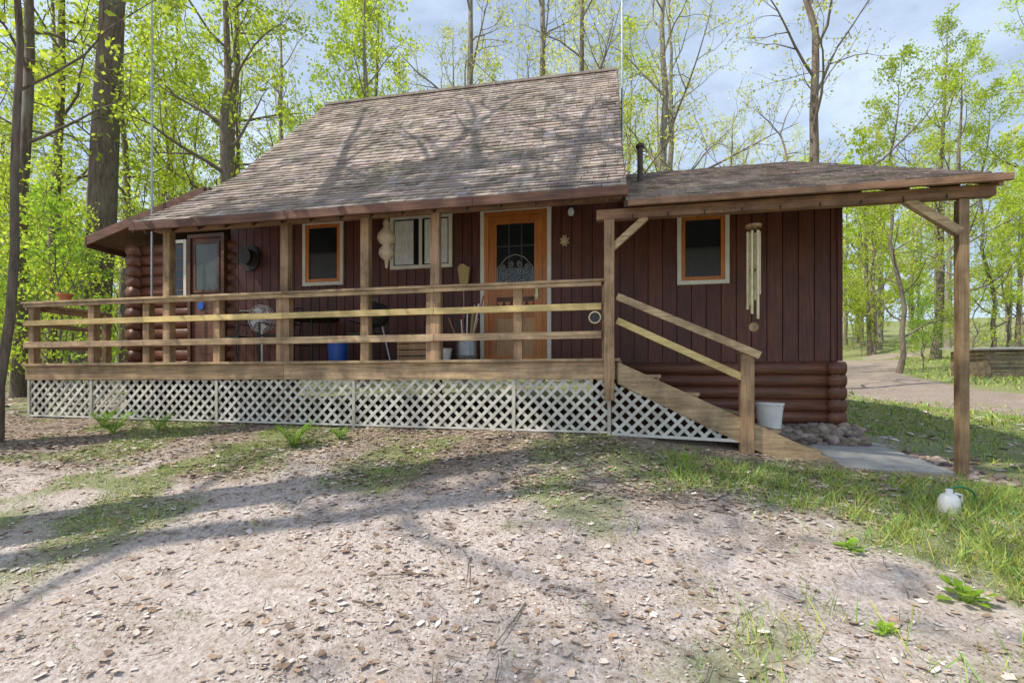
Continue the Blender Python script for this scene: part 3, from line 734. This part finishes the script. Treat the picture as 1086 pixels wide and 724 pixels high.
for args, hh in (((150000, -8, 5.5, 1.6, 6.2), (.02, .075, .0028)), ((60000, 3.4, 12, 5, 14), (.03, .09, .006)), ((50000, 6, 30, 10, 40), (.05, .16, .02)), ((42000, .6, 4.5, 1.6, 5.5), (.05, .14, .0035))):
    x, y = grass_pts(*args); parts.append(blades(x, y, *hh))
quadmesh("grass", np.concatenate([p[0] for p in parts]), 4, np.concatenate([p[1] for p in parts]), GRASSM)
def litter(N, x0, x1, y0, y1, s0, s1, pal):
    x = NR.uniform(x0, x1, N); y = NR.uniform(y0, y1, N)
    k = (NR.rand(N) < .15 + 1.1 * vnoise(x, y, 1.7, 41) * (.5 + vnoise(x, y, 5, 43))) & ~house_mask(x, y); x = x[k]; y = y[k]; n = len(x)
    z = gz(x, y) + NR.uniform(.003, .010, n); s_ = s0 + (s1 - s0) * NR.rand(n) ** 2; a_ = NR.uniform(0, 6.28, n)
    P = []; M = 9
    tx, ty = NR.uniform(-.3, .3, n), NR.uniform(-.3, .3, n); cup = NR.uniform(-.05, .3, n); asp = NR.uniform(.45, .9, n)
    for j in range(M):
        th = 2 * math.pi * j / M; r = s_ * NR.uniform(.75, 1.08, n) * np.where(j % 2 == 0, 1.0, .74)
        ux, uy = math.cos(th) * r, math.sin(th) * r * asp
        dx, dy = ux * np.cos(a_) - uy * np.sin(a_), ux * np.sin(a_) + uy * np.cos(a_)
        P.append(np.stack([x + dx, y + dy, z + dx * tx + dy * ty + cup * (r * r) / s_ + .002], 1))
    V = np.stack(P, 1).reshape(-1, 3); pal = np.array(pal); c = pal[NR.randint(0, len(pal), n)] * NR.uniform(.8, 1.15, n)[:, None]
    return V, c
pal = [(.62, .54, .49), (.50, .40, .33), (.38, .27, .20), (.72, .65, .61), (.56, .46, .39), (.25, .165, .115), (.42, .29, .20)]
L1 = litter(17000, -8, 5, 1.7, 6.1, .010, .036, pal); L2 = litter(16000, -12, 3, 4.0, 6.2, .015, .042, pal[1:3] + pal[4:7]); L3 = litter(16000, -26, 8, 6, 24, .04, .09, pal)
L4 = litter(70000, -6, 5, 1.7, 4.6, .003, .011, pal)
LL = [L1, L2, L3, L4]
quadmesh("leaf_litter", np.concatenate([l[0] for l in LL]), 9, np.concatenate([l[1] for l in LL]), LITTER)
mb = MB()
for i in range(800):
    x, y = R.uniform(-8, 5), R.uniform(1.8, 6.0); a_ = R.uniform(0, 6.28); l = R.uniform(.03, .16) * (3 if R.random() < .05 else 1)
    if (x > 1.5 and y > 5.8): continue
    pts = [(x + math.cos(a_) * l * t + R.uniform(-.012, .012), y + math.sin(a_) * l * t + R.uniform(-.012, .012)) for t in (0, .3, .6, 1)]
    t = R.uniform(.5, 1.3)
    mb.tube([(p[0], p[1], g1(p[0], p[1]) + .010 + .007 * k) for k, p in enumerate(pts)], [.003, .0028, .002, .0012] if l < .2 else [.006, .005, .0035, .0025], 4, BARK, col=(t, t, t))
mb.build("fallen_twigs")
def fern(x, y, s, name="fern"):
    mb = MB(); z = g1(x, y)
    for k in range(14):
        a_ = k * 2.4 + R.uniform(-.2, .2); l = s * R.uniform(.7, 1.1)
        for i in range(1, 15):
            t = i / 15; r = l * t * .6; zz = z + l * (1.3 * t - .6 * t * t)
            c = Vector((x + math.cos(a_) * r, y + math.sin(a_) * r, zz)); w = l * .22 * math.sin(math.pi * min(1, t + .08)) + .004
            sd = Vector((-math.sin(a_), math.cos(a_), 0)); fw = Vector((math.cos(a_), math.sin(a_), 0)) * l * .045
            for sg in (-1, 1):
                mb.add([c - fw * .5, c + sd * sg * w + fw * .8 - Vector((0, 0, w * .2)), c + fw * .6], [(0, 1, 2)], LEAF3)
        mb.tube([(x, y, z), (x + math.cos(a_) * l * .3, y + math.sin(a_) * l * .3, z + l * .5), (x + math.cos(a_) * l * .6, y + math.sin(a_) * l * .6, z + l * .68)], .003, 4, LEAF3)
    mb.build(name)
fern(-6.45, 5.3, .42); fern(-3.55, 5.0, .42); fern(-5.9, 5.45, .3); fern(-7.0, 5.6, .34); fern(-3.2, 5.4, .22)
def leafy(x, y, s, name="leafy_weed"):
    mb = MB(); z = g1(x, y)
    for k in range(22):
        a_ = k * 2.4; el = R.uniform(.3, 1.2); l = s * R.uniform(.5, 1.1); d = Vector((math.cos(a_) * math.cos(el), math.sin(a_) * math.cos(el), math.sin(el)))
        b_ = Vector((x, y, z)) + d * l * .4; sd = Vector((-math.sin(a_), math.cos(a_), 0)) * l * .2; tip = Vector((x, y, z)) + d * l + Vector((0, 0, -l * .2))
        mid = (b_ + tip) / 2 + Vector((0, 0, l * .05)); mb.add([b_, mid + sd, tip, mid - sd, mid - Vector((0, 0, l * .04))], [(0, 1, 4), (1, 2, 4), (2, 3, 4), (3, 0, 4)], LEAF3)
        mb.tube([(x, y, z - .01), tuple(b_)], .003, 4, LEAF3)
    mb.build(name)
leafy(1.95, 3.1, .19); leafy(1.35, 2.7, .09); leafy(2.6, 3.4, .15); leafy(1.6, 3.6, .12); leafy(3.3, 4.2, .18); leafy(.8, 5.3, .1)

# ------------------------------------------------------------------ trees
def tree_mesh(name, seed, H, r0, cs, nprim, spread, leaf, leafs, lpt, lean=(0, 0), bark=BARK, jit=.25, base_el=.35, nsec=6, nter=4, tap=.75, br=.42):
    rg = random.Random(seed); mb = MB(); lp = []
    def path(p, d, L, n, up, j):
        pts = [Vector(p)]; d = Vector(d).normalized()
        for i in range(n):
            d = (d + Vector((rg.gauss(0, j), rg.gauss(0, j), rg.gauss(0, j) + up))).normalized(); pts.append(pts[-1] + d * L / n)
        return pts
    def grow(p, d, L, r, lev):
        n = (0, 6, 5, 3)[lev]; pts = path(p, d, L, n, (.0, .09, .05, .02)[lev], (.0, .15, .17, .2)[lev])
        rad = [max(r * (1 - .85 * i / n), .005) for i in range(n + 1)]
        mb.tube(pts, rad, (0, 6, 4, 3)[lev], bark, cap=False)
        if lev == 3:
            for k in range(lpt):
                t = rg.random() * n; i = min(int(t), n - 1); q_ = pts[i].lerp(pts[i + 1], t - i)
                lp.append((q_.x + rg.gauss(0, .14), q_.y + rg.gauss(0, .14), q_.z + rg.gauss(0, .13)))
            return
        cnt = nsec if lev == 1 else nter
        for k in range(cnt):
            t = (.25 + .75 * (k + rg.random()) / cnt) * n; i = min(int(t), n - 1); q_ = pts[i].lerp(pts[i + 1], min(t - i, 1))
            dd = (pts[i + 1] - pts[i]).normalized(); rv = Vector((rg.gauss(0, 1), rg.gauss(0, 1), rg.gauss(.15, .7))); rv = (rv - dd * rv.dot(dd)).normalized()
            nd = dd * .65 + rv * .8; f = 1 - .5 * t / n
            grow(q_, nd, L * (.52 if lev == 1 else .5) * f * rg.uniform(.8, 1.2) + .15, max(rad[i] * .55, .006), lev + 1)
    K = 14; tp = []; ox = oy = 0
    for i in range(K + 1):
        t = i / K
        if i: ox += rg.gauss(0, jit * .25); oy += rg.gauss(0, jit * .25)
        tp.append(Vector((lean[0] * t + ox, lean[1] * t + oy, H * t - .15 if i else -.3)))
    tr = [max(r0 * (1 - t / K) ** tap, .012) * (1.35 if t == 0 else 1) for t in range(K + 1)]
    mb.tube(tp, tr, 12, bark, cap=False)
    for k in range(nprim):
        t = (cs + (1 - cs) * (k + rg.random() * .7) / nprim) * K; i = min(int(t), K - 1); q_ = tp[i].lerp(tp[i + 1], t - i)
        u = (t / K - cs) / (1 - cs); az = k * 2.399 + rg.uniform(-.4, .4); el = base_el + .7 * u + rg.uniform(-.15, .2)
        L = spread * (1 - .62 * u) * rg.uniform(.75, 1.2)
        grow(q_, (math.cos(az) * math.cos(el), math.sin(az) * math.cos(el), math.sin(el)), L, max(tr[i] * br, .015), 1)
    nb = len(mb.v)
    P = np.array(lp); n = len(P); rs = np.random.RandomState(seed)
    a_ = rs.normal(size=(n, 3)); a_ /= np.linalg.norm(a_, axis=1)[:, None]; c = rs.normal(size=(n, 3)) ; b_ = np.cross(a_, c); b_ /= np.linalg.norm(b_, axis=1)[:, None]
    s_ = (leafs * rs.uniform(.6, 1.3, n))[:, None]
    V = np.stack([P + a_ * s_, P + b_ * s_ * .6 + a_ * s_ * .1, P - a_ * s_, P - b_ * s_ * .6 + a_ * s_ * .1], 1).reshape(-1, 3)
    faces = mb.f + (np.arange(n * 4).reshape(n, 4) + nb).tolist()
    me = bpy.data.meshes.new(name); me.from_pydata(mb.v + V.tolist(), [], faces)
    me.materials.append(bark); me.materials.append(leaf)
    me.polygons.foreach_set("material_index", [0] * len(mb.f) + [1] * n)
    me.polygons.foreach_set("use_smooth", [True] * len(mb.f) + [False] * n); me.update(); return me
T = [tree_mesh("t_a", 1, 19, .22, .22, 15, 4.6, LEAF1, .075, 14),
     tree_mesh("t_b", 2, 21, .26, .35, 14, 5.0, LEAF1, .075, 14, lean=(1, .4)),
     tree_mesh("t_c", 3, 17, .15, .18, 15, 3.8, LEAF1, .07, 13, bark=BARKL),
     tree_mesh("t_d", 4, 20, .22, .28, 13, 5.0, LEAF2, .055, 11, bark=BARKL),
     tree_mesh("t_e", 5, 18, .20, .2, 14, 5.2, LEAF2, .055, 9, jit=.6),
     tree_mesh("t_f", 6, 15, .12, .12, 16, 3.2, LEAF1, .07, 13, jit=.5)]
FAR = [tree_mesh("f_a", 31, 19, .2, .1, 15, 4.6, LEAF1, .18, 7, nsec=5, nter=3), tree_mesh("f_b", 32, 21, .24, .15, 15, 4.6, LEAF2, .14, 8, nsec=5, nter=3, bark=BARKL)]
SAP = [tree_mesh("s_a", 11, 4.5, .035, .08, 13, 1.6, LEAF3, .06, 9, nsec=4, nter=3), tree_mesh("s_b", 12, 6.5, .05, .1, 15, 2.0, LEAF1, .065, 9, nsec=5, nter=3, jit=.5)]
def put(me, x, y, name="maple_tree", s=1, rot=None, parent=None):
    o = bpy.data.objects.new(name, me); scene.collection.objects.link(o)
    o.location = (x, y, g1(x, y)); o.rotation_euler = (0, 0, R.uniform(0, 6.28) if rot is None else rot); o.scale = (s, s, s * R.uniform(.95, 1.05) if rot is None else s)
    if parent: o.parent = parent
    return o
BIG = tree_mesh("t_big", 21, 24, .40, .48, 13, 5.0, LEAF1, .08, 13, lean=(1.6, 0), jit=.1, bark=BARKD, tap=.5, br=.3)
THIN = tree_mesh("t_thin", 22, 12, .055, .35, 11, 2.4, LEAF1, .065, 10, lean=(.3, .2), jit=.12, bark=BARKD)
MED = tree_mesh("t_med", 23, 19, .16, .35, 12, 4.0, LEAF1, .075, 13, lean=(.6, 0), jit=.15, bark=BARKD, tap=.6)
HIGH = tree_mesh("t_high", 24, 21, .25, .5, 15, 5.0, LEAF2, .075, 14, jit=.2)  # high-crowned tree added out of view to shade the yard
# unseen leaning tree, shaped and placed to throw branch shadows on the roof
SHADE = tree_mesh("t_shade", 26, 17, .34, .52, 14, 6.2, LEAF2, .07, 6, lean=(4.2, 2.0), jit=.25, br=.6, base_el=.3, nsec=5, nter=3, tap=.5)
put(BIG, -14.7, 11.4, rot=0); put(THIN, -7.5, 4.7, "young_maple_tree", rot=0)
put(MED, -15.8, 10.4, rot=0); put(MED, -17.5, 12.2, rot=1); put(T[1], -12.0, 13.5, rot=2.5, s=.85)
put(T[3], -5.2, 17.5, "budding_tree", rot=0); put(T[4], 5.5, 17, "budding_tree", rot=1.2); put(T[4], -1.0, 19, "budding_tree", rot=3.0, s=1.1)
put(T[3], 2.5, 22, "budding_tree", rot=4.0, s=1.1); put(T[2], -8.5, 16, rot=1.0)
put(T[5], 13.8, 26.5, rot=.5); put(T[0], 15.5, 14.5, rot=.5)
put(SHADE, -10.2, 3.0, "budding_tree", rot=0); put(HIGH, -9.6, -.9, "budding_tree", rot=2.0); put(T[4], -15.5, 4.5, "budding_tree", rot=.3)  # SHADE and HIGH stand outside the frame, added for their shadows
put(SHADE, -7.6, .6, "budding_tree", rot=.35, s=1.05)  # second unseen shadow-casting tree
forest = empty("background_forest")
cnt = 0; tries = 0; placed = []
while cnt < 112 and tries < 6000:
    tries += 1
    y = 14 + 46 * R.random() ** 1.2; q_ = R.uniform(-1.9, 1.15); x = q_ * y
    if -10 < x < 5 and y < 16.5: continue
    if x > 4 and y < 22: continue
    if road_mask(np.array([x]), np.array([y]))[0] or (x > 5 and abs(x - np.interp(y, [15, 22, 29, 38], [9.3, 10.2, 13, 18])) < 3.2): continue
    if 13 < x < 19.5 and 20 < y < 26: continue
    md = 2.4
    if any((x - a_) ** 2 + (y - b_) ** 2 < md * md for a_, b_ in placed): continue
    placed.append((x, y)); cnt += 1
    if -9 < x < 12 and y < 50: me_ = R.choice([T[3], T[4], T[3], T[2]])
    else: me_ = R.choice(T[:3] + [T[5], T[5], T[3]])
    put(me_, x, y, "forest_tree", R.uniform(.8, 1.15), parent=forest)
for i in range(75):
    y = R.uniform(50, 95); x = (R.uniform(-1.8, 1.1) if i < 50 else R.uniform(.35, 1.1)) * y
    put(R.choice(FAR), x, y, "forest_tree", R.uniform(.8, 1.1), parent=forest)
for i in range(130):
    y = 9 + 50 * R.random() ** 1.2; q_ = R.choice([R.uniform(-1.75, -.6), R.uniform(-1.7, -1.0), R.uniform(.35, 1.1), R.uniform(.35, 1.1)]); x = q_ * y
    if -11 < x < 5 and y < 16: continue
    if x > 0 and y < 26: continue
    if (x > 5 and abs(x - np.interp(y, [15, 22, 29, 38], [9.3, 10.2, 13, 18])) < 3.0): continue
    put(R.choice(SAP), x, y, "forest_sapling", R.uniform(.6, 1.3), parent=forest)

# ------------------------------------------------------------------ light, camera
S = Vector((-.50, -.28, .82)).normalized()
el = math.asin(S.z); rot = math.atan2(S.x, S.y)
w = bpy.data.worlds.new("World"); scene.world = w; w.use_nodes = True; nt = w.node_tree
sky = nt.nodes.new("ShaderNodeTexSky"); sky.sky_type = 'NISHITA'; sky.sun_disc = False
sky.sun_elevation = el; sky.sun_rotation = rot; sky.air_density = 1.0; sky.dust_density = 1.5; sky.ozone_density = 1.2
tc = nt.nodes.new("ShaderNodeTexCoord"); mp = nt.nodes.new("ShaderNodeMapping"); mp.inputs['Scale'].default_value = (1, 1, 2.2)
nt.links.new(tc.outputs['Generated'], mp.inputs[0])
cl = noi(nt, mp.outputs[0], 2.6, 7, .62)
cf = ramp(nt, cl, [(.40, (.38, .38, .38)), (.64, (.85, .85, .85))])     # haze and cloud mixed in to brighten the sky and ambient light
skyc = mix(nt, cf, sky.outputs[0], (5.7, 6.8, 8.4))
bg = nt.nodes["Background"]; bg.inputs[1].default_value = 0.15; nt.links.new(skyc, bg.inputs[0])
ld = bpy.data.lights.new("sun", 'SUN'); ld.energy = 5.0; ld.angle = math.radians(.5); ld.color = (1, .94, .83)
lo = bpy.data.objects.new("sun", ld); scene.collection.objects.link(lo); lo.rotation_euler = (-S).to_track_quat('-Z', 'Y').to_euler()
cd = bpy.data.cameras.new("camera"); cam = bpy.data.objects.new("camera", cd); scene.collection.objects.link(cam)
cd.sensor_width = 36; cd.lens = 17.0; cd.shift_y = .0396; cd.clip_end = 2000; cd.clip_start = .05
cam.location = (0, 0, 0); cam.rotation_euler = (math.radians(90), 0, math.radians(11.07)); scene.camera = cam
